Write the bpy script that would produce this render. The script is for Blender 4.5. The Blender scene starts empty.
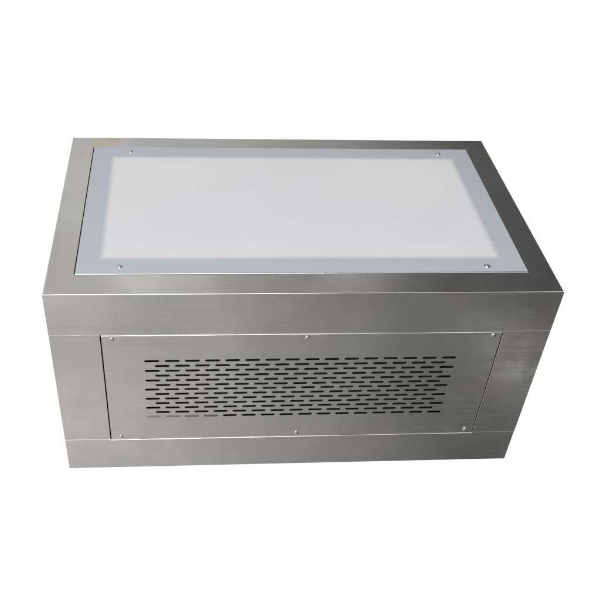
import bpy, bmesh, math
from mathutils import Vector, Euler

scene = bpy.context.scene
C = scene.collection

# ------------------------------------------------------------------ camera
cam_d = bpy.data.cameras.new('camera')
cam = bpy.data.objects.new('camera', cam_d)
C.objects.link(cam)
cam.location = (-0.2282, -1.2591, 0.9759 + 0.4908)
cam.rotation_euler = (0.8389, -0.0450, -0.0683)
cam_d.sensor_width = 36
cam_d.sensor_fit = 'HORIZONTAL'
cam_d.lens = 844.05 / 600 * 36
cam_d.shift_x = 41.626 / 600
cam_d.shift_y = 56.268 / 600
cam_d.clip_start = 0.05
cam_d.clip_end = 200
scene.camera = cam

# ------------------------------------------------------------------ world: surroundings painted by direction, white behind, dimmer in front
w = bpy.data.worlds.new('World')
scene.world = w
w.use_nodes = True
nt = w.node_tree
nt.nodes.clear()


class N:
    """tiny node-graph helper"""
    def __init__(self, tree):
        self.t = tree

    def new(self, typ, **kw):
        n = self.t.nodes.new(typ)
        for k, v in kw.items():
            setattr(n, k, v)
        return n

    def put(self, n, i, v):
        if isinstance(v, bpy.types.NodeSocket):
            self.t.links.new(v, n.inputs[i])
        elif v is not None:
            n.inputs[i].default_value = v

    def math(self, op, a, b=None, c=None, clamp=False):
        n = self.new('ShaderNodeMath', operation=op)
        n.use_clamp = clamp
        for i, v in enumerate((a, b, c)):
            self.put(n, i, v)
        return n.outputs[0]

    def rng(self, v, a, b, c, d, smooth=True):
        n = self.new('ShaderNodeMapRange')
        n.interpolation_type = 'SMOOTHSTEP' if smooth else 'LINEAR'
        for i, x in enumerate((v, a, b, c, d)):
            self.put(n, i, x)
        return n.outputs[0]

    def noise(self, vec, scale, detail=2.0, rough=0.5, out=0):
        n = self.new('ShaderNodeTexNoise')
        self.put(n, 'Vector', vec)
        self.put(n, 'Scale', scale)
        self.put(n, 'Detail', detail)
        self.put(n, 'Roughness', rough)
        return n.outputs[out]

    def vmul(self, vec, xyz):
        n = self.new('ShaderNodeVectorMath', operation='MULTIPLY')
        self.put(n, 0, vec)
        n.inputs[1].default_value = xyz
        return n.outputs[0]

    def ramp(self, fac, stops, interp='LINEAR'):
        n = self.new('ShaderNodeValToRGB')
        n.color_ramp.interpolation = interp
        el = n.color_ramp.elements
        el[0].position, el[0].color = stops[0][0], (*stops[0][1], 1)
        el[1].position, el[1].color = stops[1][0], (*stops[1][1], 1)
        for p, col in stops[2:]:
            e = el.new(p)
            e.color = (*col, 1)
        self.put(n, 0, fac)
        return n.outputs[0]

    def mix(self, fac, a, b, mode='MIX'):
        n = self.new('ShaderNodeMix', data_type='RGBA')
        n.blend_type = mode
        self.put(n, 0, fac)
        self.put(n, 6, a)
        self.put(n, 7, b)
        return n.outputs[2]


g = N(nt)
tc = g.new('ShaderNodeTexCoord')
sep = g.new('ShaderNodeSeparateXYZ')
nt.links.new(tc.outputs['Generated'], sep.inputs[0])
dx, dy, dz = sep.outputs
white = g.math('MULTIPLY', g.rng(dy, 0.0, 0.12, 0, 1), g.rng(dz, -0.12, -0.02, 1, 0))
t_x = g.rng(dx, -0.60, 0.60, 0, 1, smooth=False)
# left-to-right falloff of brightness painted into the surroundings for the steel to mirror
lev_up = g.ramp(t_x, [(0.0, (.72, .72, .715)), (0.38, (.70, .70, .69)), (0.50, (.63, .62, .605)), (0.58, (.52, .515, .50)),
                      (0.65, (.385, .38, .375)), (0.70, (.26, .26, .257)), (0.75, (.145, .145, .144)), (0.82, (.115, .115, .115)), (1.0, (.10, .10, .10))])
lev_dn = g.ramp(t_x, [(0.0, (.76, .745, .73)), (0.38, (.70, .685, .67)), (0.48, (.60, .59, .575)), (0.56, (.50, .49, .48)),
                      (0.65, (.32, .317, .31)), (0.75, (.155, .155, .152)), (1.0, (.12, .12, .118))])
patch = g.noise(g.vmul(tc.outputs['Generated'], (6.0, 2.0, 8.0)), 1.5, 3.0, 0.55)  # mottling painted into the surroundings to break up the steel's reflections
patch = g.rng(patch, 0.3, 0.7, 0.84, 1.16)
# made-up light and dark bands painted into the surroundings, mirrored in the near rim
bands = g.ramp(g.rng(dx, -0.10, 0.40, 0, 1, smooth=False),
               [(0.0, (.95,) * 3), (0.09, (1.22,) * 3), (0.26, (1.25,) * 3), (0.28, (.86,) * 3), (0.50, (.86,) * 3), (0.53, (1.25,) * 3),
                (0.64, (1.32,) * 3), (0.67, (.88,) * 3), (0.83, (.95,) * 3), (0.85, (1.15,) * 3), (1.0, (.95,) * 3)])
bands = g.mix(g.rng(dz, .51, .56, 0, 1), (1, 1, 1, 1), bands)
lev = g.mix(g.rng(dz, -0.15, 0.15, 0, 1), lev_dn, lev_up)
lev = g.mix(1.0, lev, patch, 'MULTIPLY')
lev = g.mix(1.0, lev, bands, 'MULTIPLY')


def glint(cx, cz, wx, wz, amp):  # soft bright spot painted into the surroundings, mirrored in the front steel
    a = g.math('DIVIDE', g.math('SUBTRACT', dx, cx), wx)
    b = g.math('DIVIDE', g.math('SUBTRACT', dz, cz), wz)
    q = g.math('ADD', g.math('MULTIPLY', a, a), g.math('MULTIPLY', b, b))
    v = g.math('EXPONENT', g.math('MULTIPLY', q, -1.0))
    v = g.math('MULTIPLY', g.math('MULTIPLY', v, amp), g.rng(dy, -.2, 0, 1, 0))
    return v


lev = g.mix(1.0, lev, glint(.366, -.628, .05, .022, .36), 'ADD')
lev = g.mix(1.0, lev, glint(.30, -.600, .04, .03, .07), 'ADD')
col = g.mix(white, lev, (1.04, 1.04, 1.04, 1))
bg = g.new('ShaderNodeBackground')
nt.links.new(col, bg.inputs[0])
bg.inputs[1].default_value = 1.0
nt.links.new(bg.outputs[0], g.new('ShaderNodeOutputWorld').inputs[0])


# ------------------------------------------------------------------ studio lamps
def softbox(name, loc, target, sx, sy, power, color=(1, 1, 1)):
    d = bpy.data.lights.new(name, 'AREA')
    d.shape = 'RECTANGLE'
    d.size, d.size_y = sx, sy
    d.energy = power
    d.color = color
    o = bpy.data.objects.new(name, d)
    C.objects.link(o)
    o.location = loc
    o.rotation_euler = (Vector(target) - Vector(loc)).to_track_quat('-Z', 'Y').to_euler()
    return o


softbox('softbox', (-.85, -2.75, 2.95), (-.1, .2, .4), 2.9, 2.8, 138, (1.0, 0.99, 0.98))
softbox('softbox', (1.85, -2.4, 2.9), (.3, .0, .4), 1.8, 2.0, 22, (1.0, 1.0, 1.0))  # added lamp, only there to brighten edge lines on the right

scene.view_settings.view_transform = 'Standard'
scene.view_settings.look = 'None'
scene.view_settings.exposure = 0
scene.view_settings.gamma = 1
scene.render.engine = 'CYCLES'


H = 0.4908      # the cabinet stands on z = 0, its top is z = H
D = 0.6116      # its depth; its width is 1


# ------------------------------------------------------------------ materials
def base_mat(name):
    m = bpy.data.materials.new(name)
    m.use_nodes = True
    t = m.node_tree
    t.nodes.clear()
    n = N(t)
    p = n.new('ShaderNodeBsdfPrincipled')
    t.links.new(p.outputs[0], n.new('ShaderNodeOutputMaterial').inputs[0])
    c = n.new('ShaderNodeTexCoord').outputs['Object']
    return m, n, p, c


def brushed_steel(name, stretch, tint=(.60, .595, .585), rough=.125, scratch=True):
    """stainless sheet; stretch = brush direction as a small number on that axis"""
    m, n, p, c = base_mat(name)
    fine = n.noise(n.vmul(c, stretch), 1.0, 3.0, 0.6)
    wide = n.noise(n.vmul(c, tuple(s * .22 for s in stretch)), 1.0, 3.0, 0.6)
    cloud = n.noise(c, 5.0, 4.0, 0.55)
    cloud2 = n.noise(c, 17.0, 3.0, 0.6)
    hue = n.noise(c, 3.1, 2.0, 0.5)
    a = n.mix(n.rng(hue, .35, .65, 0, 1), (tint[0] * 1.0, tint[1] * .985, tint[2] * .985, 1),
              (tint[0] * .975, tint[1] * .985, tint[2] * .978, 1))
    v = n.math('MULTIPLY', n.rng(fine, .25, .75, .978, 1.022, False), n.rng(wide, .3, .7, .98, 1.02, False))
    v = n.math('MULTIPLY', v, n.rng(cloud, .3, .7, .95, 1.05))
    col = n.mix(1.0, a, v, 'MULTIPLY')
    for (sx, sy, sz, rad, tcol) in ((-.43, .585, H, .045, (1.0, .96, .88, 1)), (-.405, .600, H, .02, (1.0, .93, .92, 1)),
                                    (-.355, 0, H - .20, .028, (1.0, .97, .94, 1)), (-.34, 0, H - .235, .02, (.98, .975, .94, 1)),
                                    (-.46, 0, H - .30, .05, (1.0, .965, .945, 1)), (.30, 0, H - .36, .12, (.985, .988, .962, 1))):
        dn = n.new('ShaderNodeVectorMath', operation='DISTANCE')
        n.t.links.new(c, dn.inputs[0])
        dn.inputs[1].default_value = (sx, sy, sz)
        dd = n.math('ADD', dn.outputs['Value'], n.math('MULTIPLY', n.math('SUBTRACT', cloud2, .5), rad * 1.2))
        col = n.mix(n.rng(dd, rad * .3, rad, 1, 0), col, n.mix(1.0, col, tcol, 'MULTIPLY'))
    n.put(p, 'Base Color', col)
    p.inputs['Metallic'].default_value = 1
    r = n.math('ADD', n.rng(cloud2, .3, .7, rough - .03, rough + .05), n.rng(fine, .3, .7, -.03, .03))
    n.put(p, 'Roughness', r)
    b = n.new('ShaderNodeBump')
    b.inputs['Strength'].default_value = .03
    b.inputs['Distance'].default_value = .0006
    n.put(b, 'Height', fine)
    b2 = n.new('ShaderNodeBump')          # slow oil-canning of the thin sheet
    b2.inputs['Strength'].default_value = .35
    b2.inputs['Distance'].default_value = .004
    n.put(b2, 'Height', n.noise(c, 4.2, 1.0, 0.4))
    n.t.links.new(b.outputs[0], b2.inputs['Normal'])
    n.t.links.new(b2.outputs[0], p.inputs['Normal'])
    return m


steel_x = brushed_steel('brushed_steel_lengthwise', (3.0, 420.0, 420.0))
steel_y = brushed_steel('brushed_steel_crosswise', (420.0, 3.0, 420.0))
steel_z = brushed_steel('brushed_steel_upright', (3.0, 420.0, 420.0), tint=(.595, .588, .578))
steel_panel = brushed_steel('brushed_steel_door', (3.0, 420.0, 420.0), tint=(.60, .597, .58), rough=.16)

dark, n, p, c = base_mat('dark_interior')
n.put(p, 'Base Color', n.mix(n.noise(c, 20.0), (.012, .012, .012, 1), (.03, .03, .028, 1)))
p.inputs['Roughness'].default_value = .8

edge_m, n, p, c = base_mat('polished_edge')
n.put(p, 'Base Color', n.mix(n.noise(c, 60.0), (.52, .51, .50, 1), (.62, .61, .60, 1)))
p.inputs['Metallic'].default_value = 1
p.inputs['Roughness'].default_value = .2

grey_m, n, p, c = base_mat('grey_primer')
n.put(p, 'Base Color', n.mix(n.noise(c, 30.0), (.16, .158, .15, 1), (.26, .255, .245, 1)))
p.inputs['Roughness'].default_value = .6

screw_m, n, p, c = base_mat('screw_steel')
n.put(p, 'Base Color', n.mix(n.noise(c, 200.0), (.55, .55, .56, 1), (.74, .74, .74, 1)))
p.inputs['Metallic'].default_value = 1
p.inputs['Roughness'].default_value = .22

frame_m, n, p, c = base_mat('cover_border_paint')
n.put(p, 'Base Color', n.mix(n.noise(c, 4.0, 3.0), (.43, .46, .51, 1), (.455, .48, .525, 1)))
p.inputs['Roughness'].default_value = .34
p.inputs['Specular IOR Level'].default_value = .5

diff_m, n, p, c = base_mat('frosted_acrylic')
s = n.new('ShaderNodeSeparateXYZ')
n.t.links.new(c, s.inputs[0])
ex = n.math('SUBTRACT', .405, n.math('ABSOLUTE', s.outputs[0]))
ey = n.math('SUBTRACT', .2075, n.math('ABSOLUTE', n.math('SUBTRACT', s.outputs[1], .3125)))
e = n.math('MINIMUM', ex, ey)
blend = n.rng(e, -.001, .015, 0, 1)
body = n.mix(n.rng(n.noise(c, 2.6, 2.0), .35, .65, 0, 1), (.665, .658, .685, 1), (.715, .705, .72, 1))
n.put(p, 'Base Color', n.mix(blend, (.443, .47, .517, 1), body))
p.inputs['Roughness'].default_value = .38
p.inputs['Specular IOR Level'].default_value = .4


# ------------------------------------------------------------------ mesh helpers


def link(name, bm, mat, parent, smooth=True):
    me = bpy.data.meshes.new(name)
    bmesh.ops.recalc_face_normals(bm, faces=bm.faces)
    bm.to_mesh(me)
    bm.free()
    o = bpy.data.objects.new(name, me)
    C.objects.link(o)
    o.parent = parent
    me.materials.append(mat)
    if smooth:
        for f in me.polygons:
            f.use_smooth = True
        me.set_sharp_from_angle(angle=math.radians(50))
        wn = o.modifiers.new('weighted_normals', 'WEIGHTED_NORMAL')
        wn.keep_sharp = True
        wn.weight = 100
    return o


def prism(poly, z0, z1, bev=0.0, sel=None, seg=3):
    """polygon in XY pulled from z0 to z1; edges chosen by sel(mid, v0, v1) get rounded"""
    bm = bmesh.new()
    lo = [bm.verts.new((x, y, z0)) for x, y in poly]
    hi = [bm.verts.new((x, y, z1)) for x, y in poly]
    bm.faces.new(lo[::-1])
    bm.faces.new(hi)
    k = len(poly)
    for i in range(k):
        bm.faces.new((lo[i], lo[(i + 1) % k], hi[(i + 1) % k], hi[i]))
    if bev:
        es = [e for e in bm.edges if sel is None or
              sel((e.verts[0].co + e.verts[1].co) / 2, e.verts[0].co, e.verts[1].co)]
        bmesh.ops.bevel(bm, geom=es, offset=bev, segments=seg, profile=.5, affect='EDGES', clamp_overlap=True)
    return bm


def slab(x0, x1, y0, y1, z0, z1, bev=0.0, sel=None, seg=3):
    return prism([(x0, y0), (x1, y0), (x1, y1), (x0, y1)], z0, z1, bev, sel, seg)


# ------------------------------------------------------------------ the cabinet
cab = bpy.data.objects.new('steel_light_cabinet', None)
C.objects.link(cab)
cab.location = (0, 0, 0)
cab['label'] = 'brushed stainless steel cabinet with white frosted light panel on top and slotted front vent'
cab['category'] = 'light cabinet'

R = .052        # width of the steel rim round the light panel
CAPH = .0995    # depth of the folded rim at the front
zt, zc = H, H - CAPH
# four mitred rims, each folded sheet over the box edge
xi, yi0, yi1 = .5 - R, .0605, D - .0485
front_poly = [(-.5, 0), (.5, 0), (xi, yi0), (-xi, yi0)]
back_poly = [(.5, D), (-.5, D), (-xi, yi1), (xi, yi1)]
left_poly = [(-.5, D), (-.5, 0), (-xi, yi0), (-xi, yi1)]
right_poly = [(.5, 0), (.5, D), (xi, yi1), (xi, yi0)]


def rim_sel(axis, outer, inner):
    def f(m, a, b):
        if abs(a[axis] - b[axis]) > 1e-4:
            return False                              # mitre cuts stay sharp
        return abs(a.z - b.z) < 1e-5 and m.z > zt - 1e-4 and abs(m[axis] - outer) < 1e-4
    return f


link('rim', prism(front_poly, zc, zt, .0024, rim_sel(1, 0, yi0), 1), steel_x, cab)
link('rim', prism(back_poly, zc, zt, .0022, rim_sel(1, D, yi1), 1), steel_x, cab)
link('rim', prism(left_poly, zc, zt, .0022, rim_sel(0, -.5, -xi), 1), steel_y, cab)
link('rim', prism(right_poly, zc, zt, .0022, rim_sel(0, .5, xi), 1), steel_y, cab)

PX = .4025                      # half width of the vent panel opening
PZ0, PZ1 = H - .3975, H - .1005   # opening height
topb = lambda z: (lambda m, a, b: m.z > z - 1e-4 and m.y < .001 and abs(a.z - b.z) < 1e-5)
# stiles left and right of the vent panel (their upright inner edge is rounded)
link('stile', slab(-.5, -PX, 0, .05, PZ0 + .0002, zc - .0002, .0003, lambda m, a, b: m.y < 1e-4, 1), steel_z, cab)
link('stile', slab(PX, .5, 0, .05, PZ0 + .0002, zc - .0002, .0012, lambda m, a, b: m.y < 1e-4 and (m.z > PZ0 + .01) and m.x < .49, 1), steel_z, cab)
link('base_rail', slab(-.5, .5, 0, .05, 0, PZ0, .0007, lambda m, a, b: m.y < 1e-4, 1), steel_x, cab)
link('lip', slab(-PX + .0005, PX - .0005, -.0024, .006, PZ0 - .0030, PZ0 + .0007, .0016, lambda m, a, b: m.y < 0 and m.z > PZ0 - .001, 1), edge_m, cab)
# ground-down weld along the top of the left stile
bm = bmesh.new()
rows = []
for k in range(25):
    x = -.494 + .088 * k / 24
    z = zc - .0016 - .0022 * math.sin(math.pi * k / 24) ** 2 + .0008 * math.sin(k * .9)
    hw = .0007 + .0003 * math.sin(k * 1.7)
    rows.append([bm.verts.new(v) for v in ((x, .0008, z - hw), (x, -.00015, z - hw * .5), (x, -.00015, z + hw * .5), (x, .0008, z + hw))])
for a, b in zip(rows, rows[1:]):
    for i in range(3):
        bm.faces.new((a[i], b[i], b[i + 1], a[i + 1]))
bm.faces.new(rows[0]); bm.faces.new(rows[-1])
link('weld_seam', bm, steel_z, cab)
link('side_panel', slab(-.4995, -.4945, .0505, D - .006, 0.001, zc - .0006, .001), steel_y, cab)
link('side_panel', slab(.4945, .4995, .0505, D - .006, 0.001, zc - .0006, .001), steel_y, cab)
link('back_panel', slab(-.4993, .4993, D - .0055, D - .0005, 0.001, zc - .0006, .001), steel_x, cab)
link('bottom_panel', slab(-.494, .494, .0505, D - .0065, .002, .006), steel_x, cab)

# unlit interior painted near-black behind the vent slots and below the light panel
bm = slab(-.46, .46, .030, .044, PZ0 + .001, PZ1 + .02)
link('slot_shade_backing', bm, dark, cab)
link('panel_tray', slab(-xi + .0001, xi - .0001, yi0 + .0001, yi1 - .0001, H - .030, H - .0075), dark, cab)


# ---- vent panel with real slots (filled 2-D curve with holes, turned into a mesh)
def slot_pts(cx, cz, L, h):
    r = h / 2
    out = []
    for sgn, a0 in ((1, -90), (-1, 90)):
        for k in range(5):
            a = math.radians(a0 + 45 * k)
            out.append((cx + sgn * (L / 2 - r) + r * math.cos(a), cz + r * math.sin(a)))
    return out


YP = -.0012     # the sheet stands this much proud of the frame
cu = bpy.data.curves.new('vent_outline', 'CURVE')
cu.dimensions = '2D'
cu.fill_mode = 'BOTH'


def spline(pts):
    s = cu.splines.new('POLY')
    s.points.add(len(pts) - 1)
    for q, (x, y) in zip(s.points, pts):
        q.co = (x, y, 0, 1)
    s.use_cyclic_u = True


gap = .0021
x0, x1, z0, z1 = -PX + .0012, PX - .0009, PZ0 + gap * .5, PZ1 + .0007
bev = .0018
spline([(x0 + bev, z0 + bev), (x1 - bev, z0 + bev), (x1 - bev, z1 - bev), (x0 + bev, z1 - bev)])
ROWS, SX, PITCH, SL, SH = 13, .3195, .0405, .0303, .0057
ztop, zbot = H - .1685, H - .3285
for r in range(ROWS):
    z = ztop + (zbot - ztop) * r / (ROWS - 1)
    if r >= 6:
        z += .0009                      # the punched rows close up a little below the middle
    n_ = 16 if r % 2 == 0 else 15
    jog = -.0022 if 6 <= r else .0
    for k in range(n_):
        x = -SX + SL / 2 + (PITCH * .5 if r % 2 else 0) + k * PITCH + jog
        spline(slot_pts(x, z, SL, SH))
cu.extrude = .0009
tmp = bpy.data.objects.new('vent_tmp', cu)
C.objects.link(tmp)
dg = bpy.context.evaluated_depsgraph_get()
me = bpy.data.meshes.new_from_object(tmp.evaluated_get(dg))
bpy.data.objects.remove(tmp)
bm = bmesh.new()
bm.from_mesh(me)
bmesh.ops.remove_doubles(bm, verts=bm.verts, dist=1e-5)
# the sheet lies in XY: turn it upright, outer face to -y
for v in bm.verts:
    x, y, z = v.co
    v.co = (x, .0009 - z + YP, y)
# rolled rim round the sheet: a swept quarter round
ring = []
prof = [(math.sin(a) * bev, bev - math.cos(a) * bev) for a in (math.radians(d) for d in (0, 90))] + [(bev, .006)]
cx_, cz_ = (x0 + x1) / 2, (z0 + z1) / 2
hx, hz = (x1 - x0) / 2 - bev, (z1 - z0) / 2 - bev
for off, dep in prof:
    ring.append([bm.verts.new((cx_ + sx * (hx + off), YP + dep, cz_ + sz * (hz + off)))
                 for sx, sz in ((-1, -1), (1, -1), (1, 1), (-1, 1))])
for a, b in zip(ring, ring[1:]):
    for i in range(4):
        j = (i + 1) % 4
        bm.faces.new((a[i], a[j], b[j], b[i]))
bmesh.ops.remove_doubles(bm, verts=bm.verts, dist=2e-5)
vent = link('vent_panel', bm, steel_panel, cab)
# bright bracket behind the lowest row at the left closes those slots
bk = bmesh.new()
q = [(-.335, -.0002, H - .3235), (-.165, .0034, H - .3245), (-.165, .0034, H - .3400), (-.335, -.0002, H - .3400)]
vs = [bk.verts.new(v) for v in q] + [bk.verts.new((x, y + .0012, z)) for x, y, z in q]
bk.faces.new(vs[:4]); bk.faces.new(vs[:3:-1])
for i in range(4):
    bk.faces.new((vs[i], vs[(i + 1) % 4], vs[(i + 1) % 4 + 4], vs[i + 4]))
link('bracket', bk, grey_m, vent)

# ---- light panel: border sheet with the frosted window in it
CX, CY0, CY1 = .4462, .0611, .5622
WX, WY0, WY1 = .4050, .1050, .5200
bm = bmesh.new()
th = .0022


def ringverts(x, ya, yb, z):
    xr = x + (.0013 if x > .42 else 0)
    return [bm.verts.new(v) for v in ((-x, ya, z), (xr, ya, z), (xr, yb, z), (-x, yb, z))]


lv = [ringverts(CX, CY0, CY1, H - .008)]
b_ = .0018
for d in (0, 90):
    a = math.radians(d)
    o = b_ * (1 - math.cos(a))
    lv.append(ringverts(CX - o, CY0 + o, CY1 - o, H + th - b_ + b_ * math.sin(a)))
lv.append(ringverts(WX, WY0, WY1, H + th))
lv.append(ringverts(WX, WY0, WY1, H - .004))
for a, b in zip(lv, lv[1:]):
    for i in range(4):
        j = (i + 1) % 4
        bm.faces.new((a[i], a[j], b[j], b[i]))
bm.faces.ensure_lookup_table()
for f in bm.faces[:8]:
    f.material_index = 1                # polished outer edge
cover = link('panel_border', bm, frame_m, cab)
cover.data.materials.append(screw_m)
link('diffuser', slab(-WX + .00003, WX - .00003, WY0 + .00003, WY1 - .00003, H - .004, H + th - .00006), diff_m, cab)


# ---- screws
def screw_bm(r, hgt):
    """pan head with a cross recess, head axis +z, seat on z = 0"""
    bm = bmesh.new()
    S = 24
    prof = [(r * 1.45, .00015), (r * 1.40, .0005), (r, .0005), (r * .99, hgt * .45), (r * .86, hgt * .8), (r * .62, hgt * .95), (r * .5, hgt)]
    rings = []
    for rr, z in prof:
        rings.append([bm.verts.new((rr * math.cos(2 * math.pi * k / S), rr * math.sin(2 * math.pi * k / S), z)) for k in range(S)])
    for a, b in zip(rings, rings[1:]):
        for k in range(S):
            bm.faces.new((a[k], a[(k + 1) % S], b[(k + 1) % S], b[k]))
    # recess: a star-shaped pit
    star = []
    for k in range(S):
        a = 2 * math.pi * k / S
        rr = r * (.46 if k % 6 in (0,) else .22)
        star.append(bm.verts.new((rr * math.cos(a), rr * math.sin(a), hgt * .98)))
    pit = [bm.verts.new((v.co.x * .5, v.co.y * .5, hgt * .35)) for v in star]
    top = rings[-1]
    for k in range(S):
        j = (k + 1) % S
        bm.faces.new((top[k], top[j], star[j], star[k]))
        bm.faces.new((star[k], star[j], pit[j], pit[k]))
    bm.faces.new(pit)
    return bm


def place_screws(parent, spots, rot, r, hgt, mat):
    first = link('screw', screw_bm(r, hgt), mat, parent)
    for i, (loc, tilt) in enumerate(spots):
        o = first if i == 0 else first.copy()
        if i:
            C.objects.link(o)
            o.parent = parent
        o.location = loc
        head = Euler(rot).to_matrix() @ Euler((tilt[0] * .6, tilt[1] * .6, .5 * i)).to_matrix()   # spin about its own axis
        o.rotation_euler = head.to_euler()


yf = YP
place_screws(vent, [((-.380, yf, H - .1095), (0, .05)), ((.004, yf, H - .1105), (.1, .0)), ((.3835, yf, H - .1090), (.05, .05)),
                    ((-.3795, yf, H - .3880), (0, .03)), ((.0026, yf, H - .3865), (.08, .0)), ((.3825, yf, H - .3850), (0, .05))],
             (math.pi / 2, 0, 0), .0046, .0025, screw_m)
zf = H + th
place_screws(cover, [((-.3605, .5390, zf), (.05, 0)), ((.3708, .5378, zf), (0, .06)),
                     ((-.3620, .0845, zf), (0, 0)), ((.3672, .0818, zf), (.05, .05))],
             (0, 0, 0), .0046, .0028, screw_m)
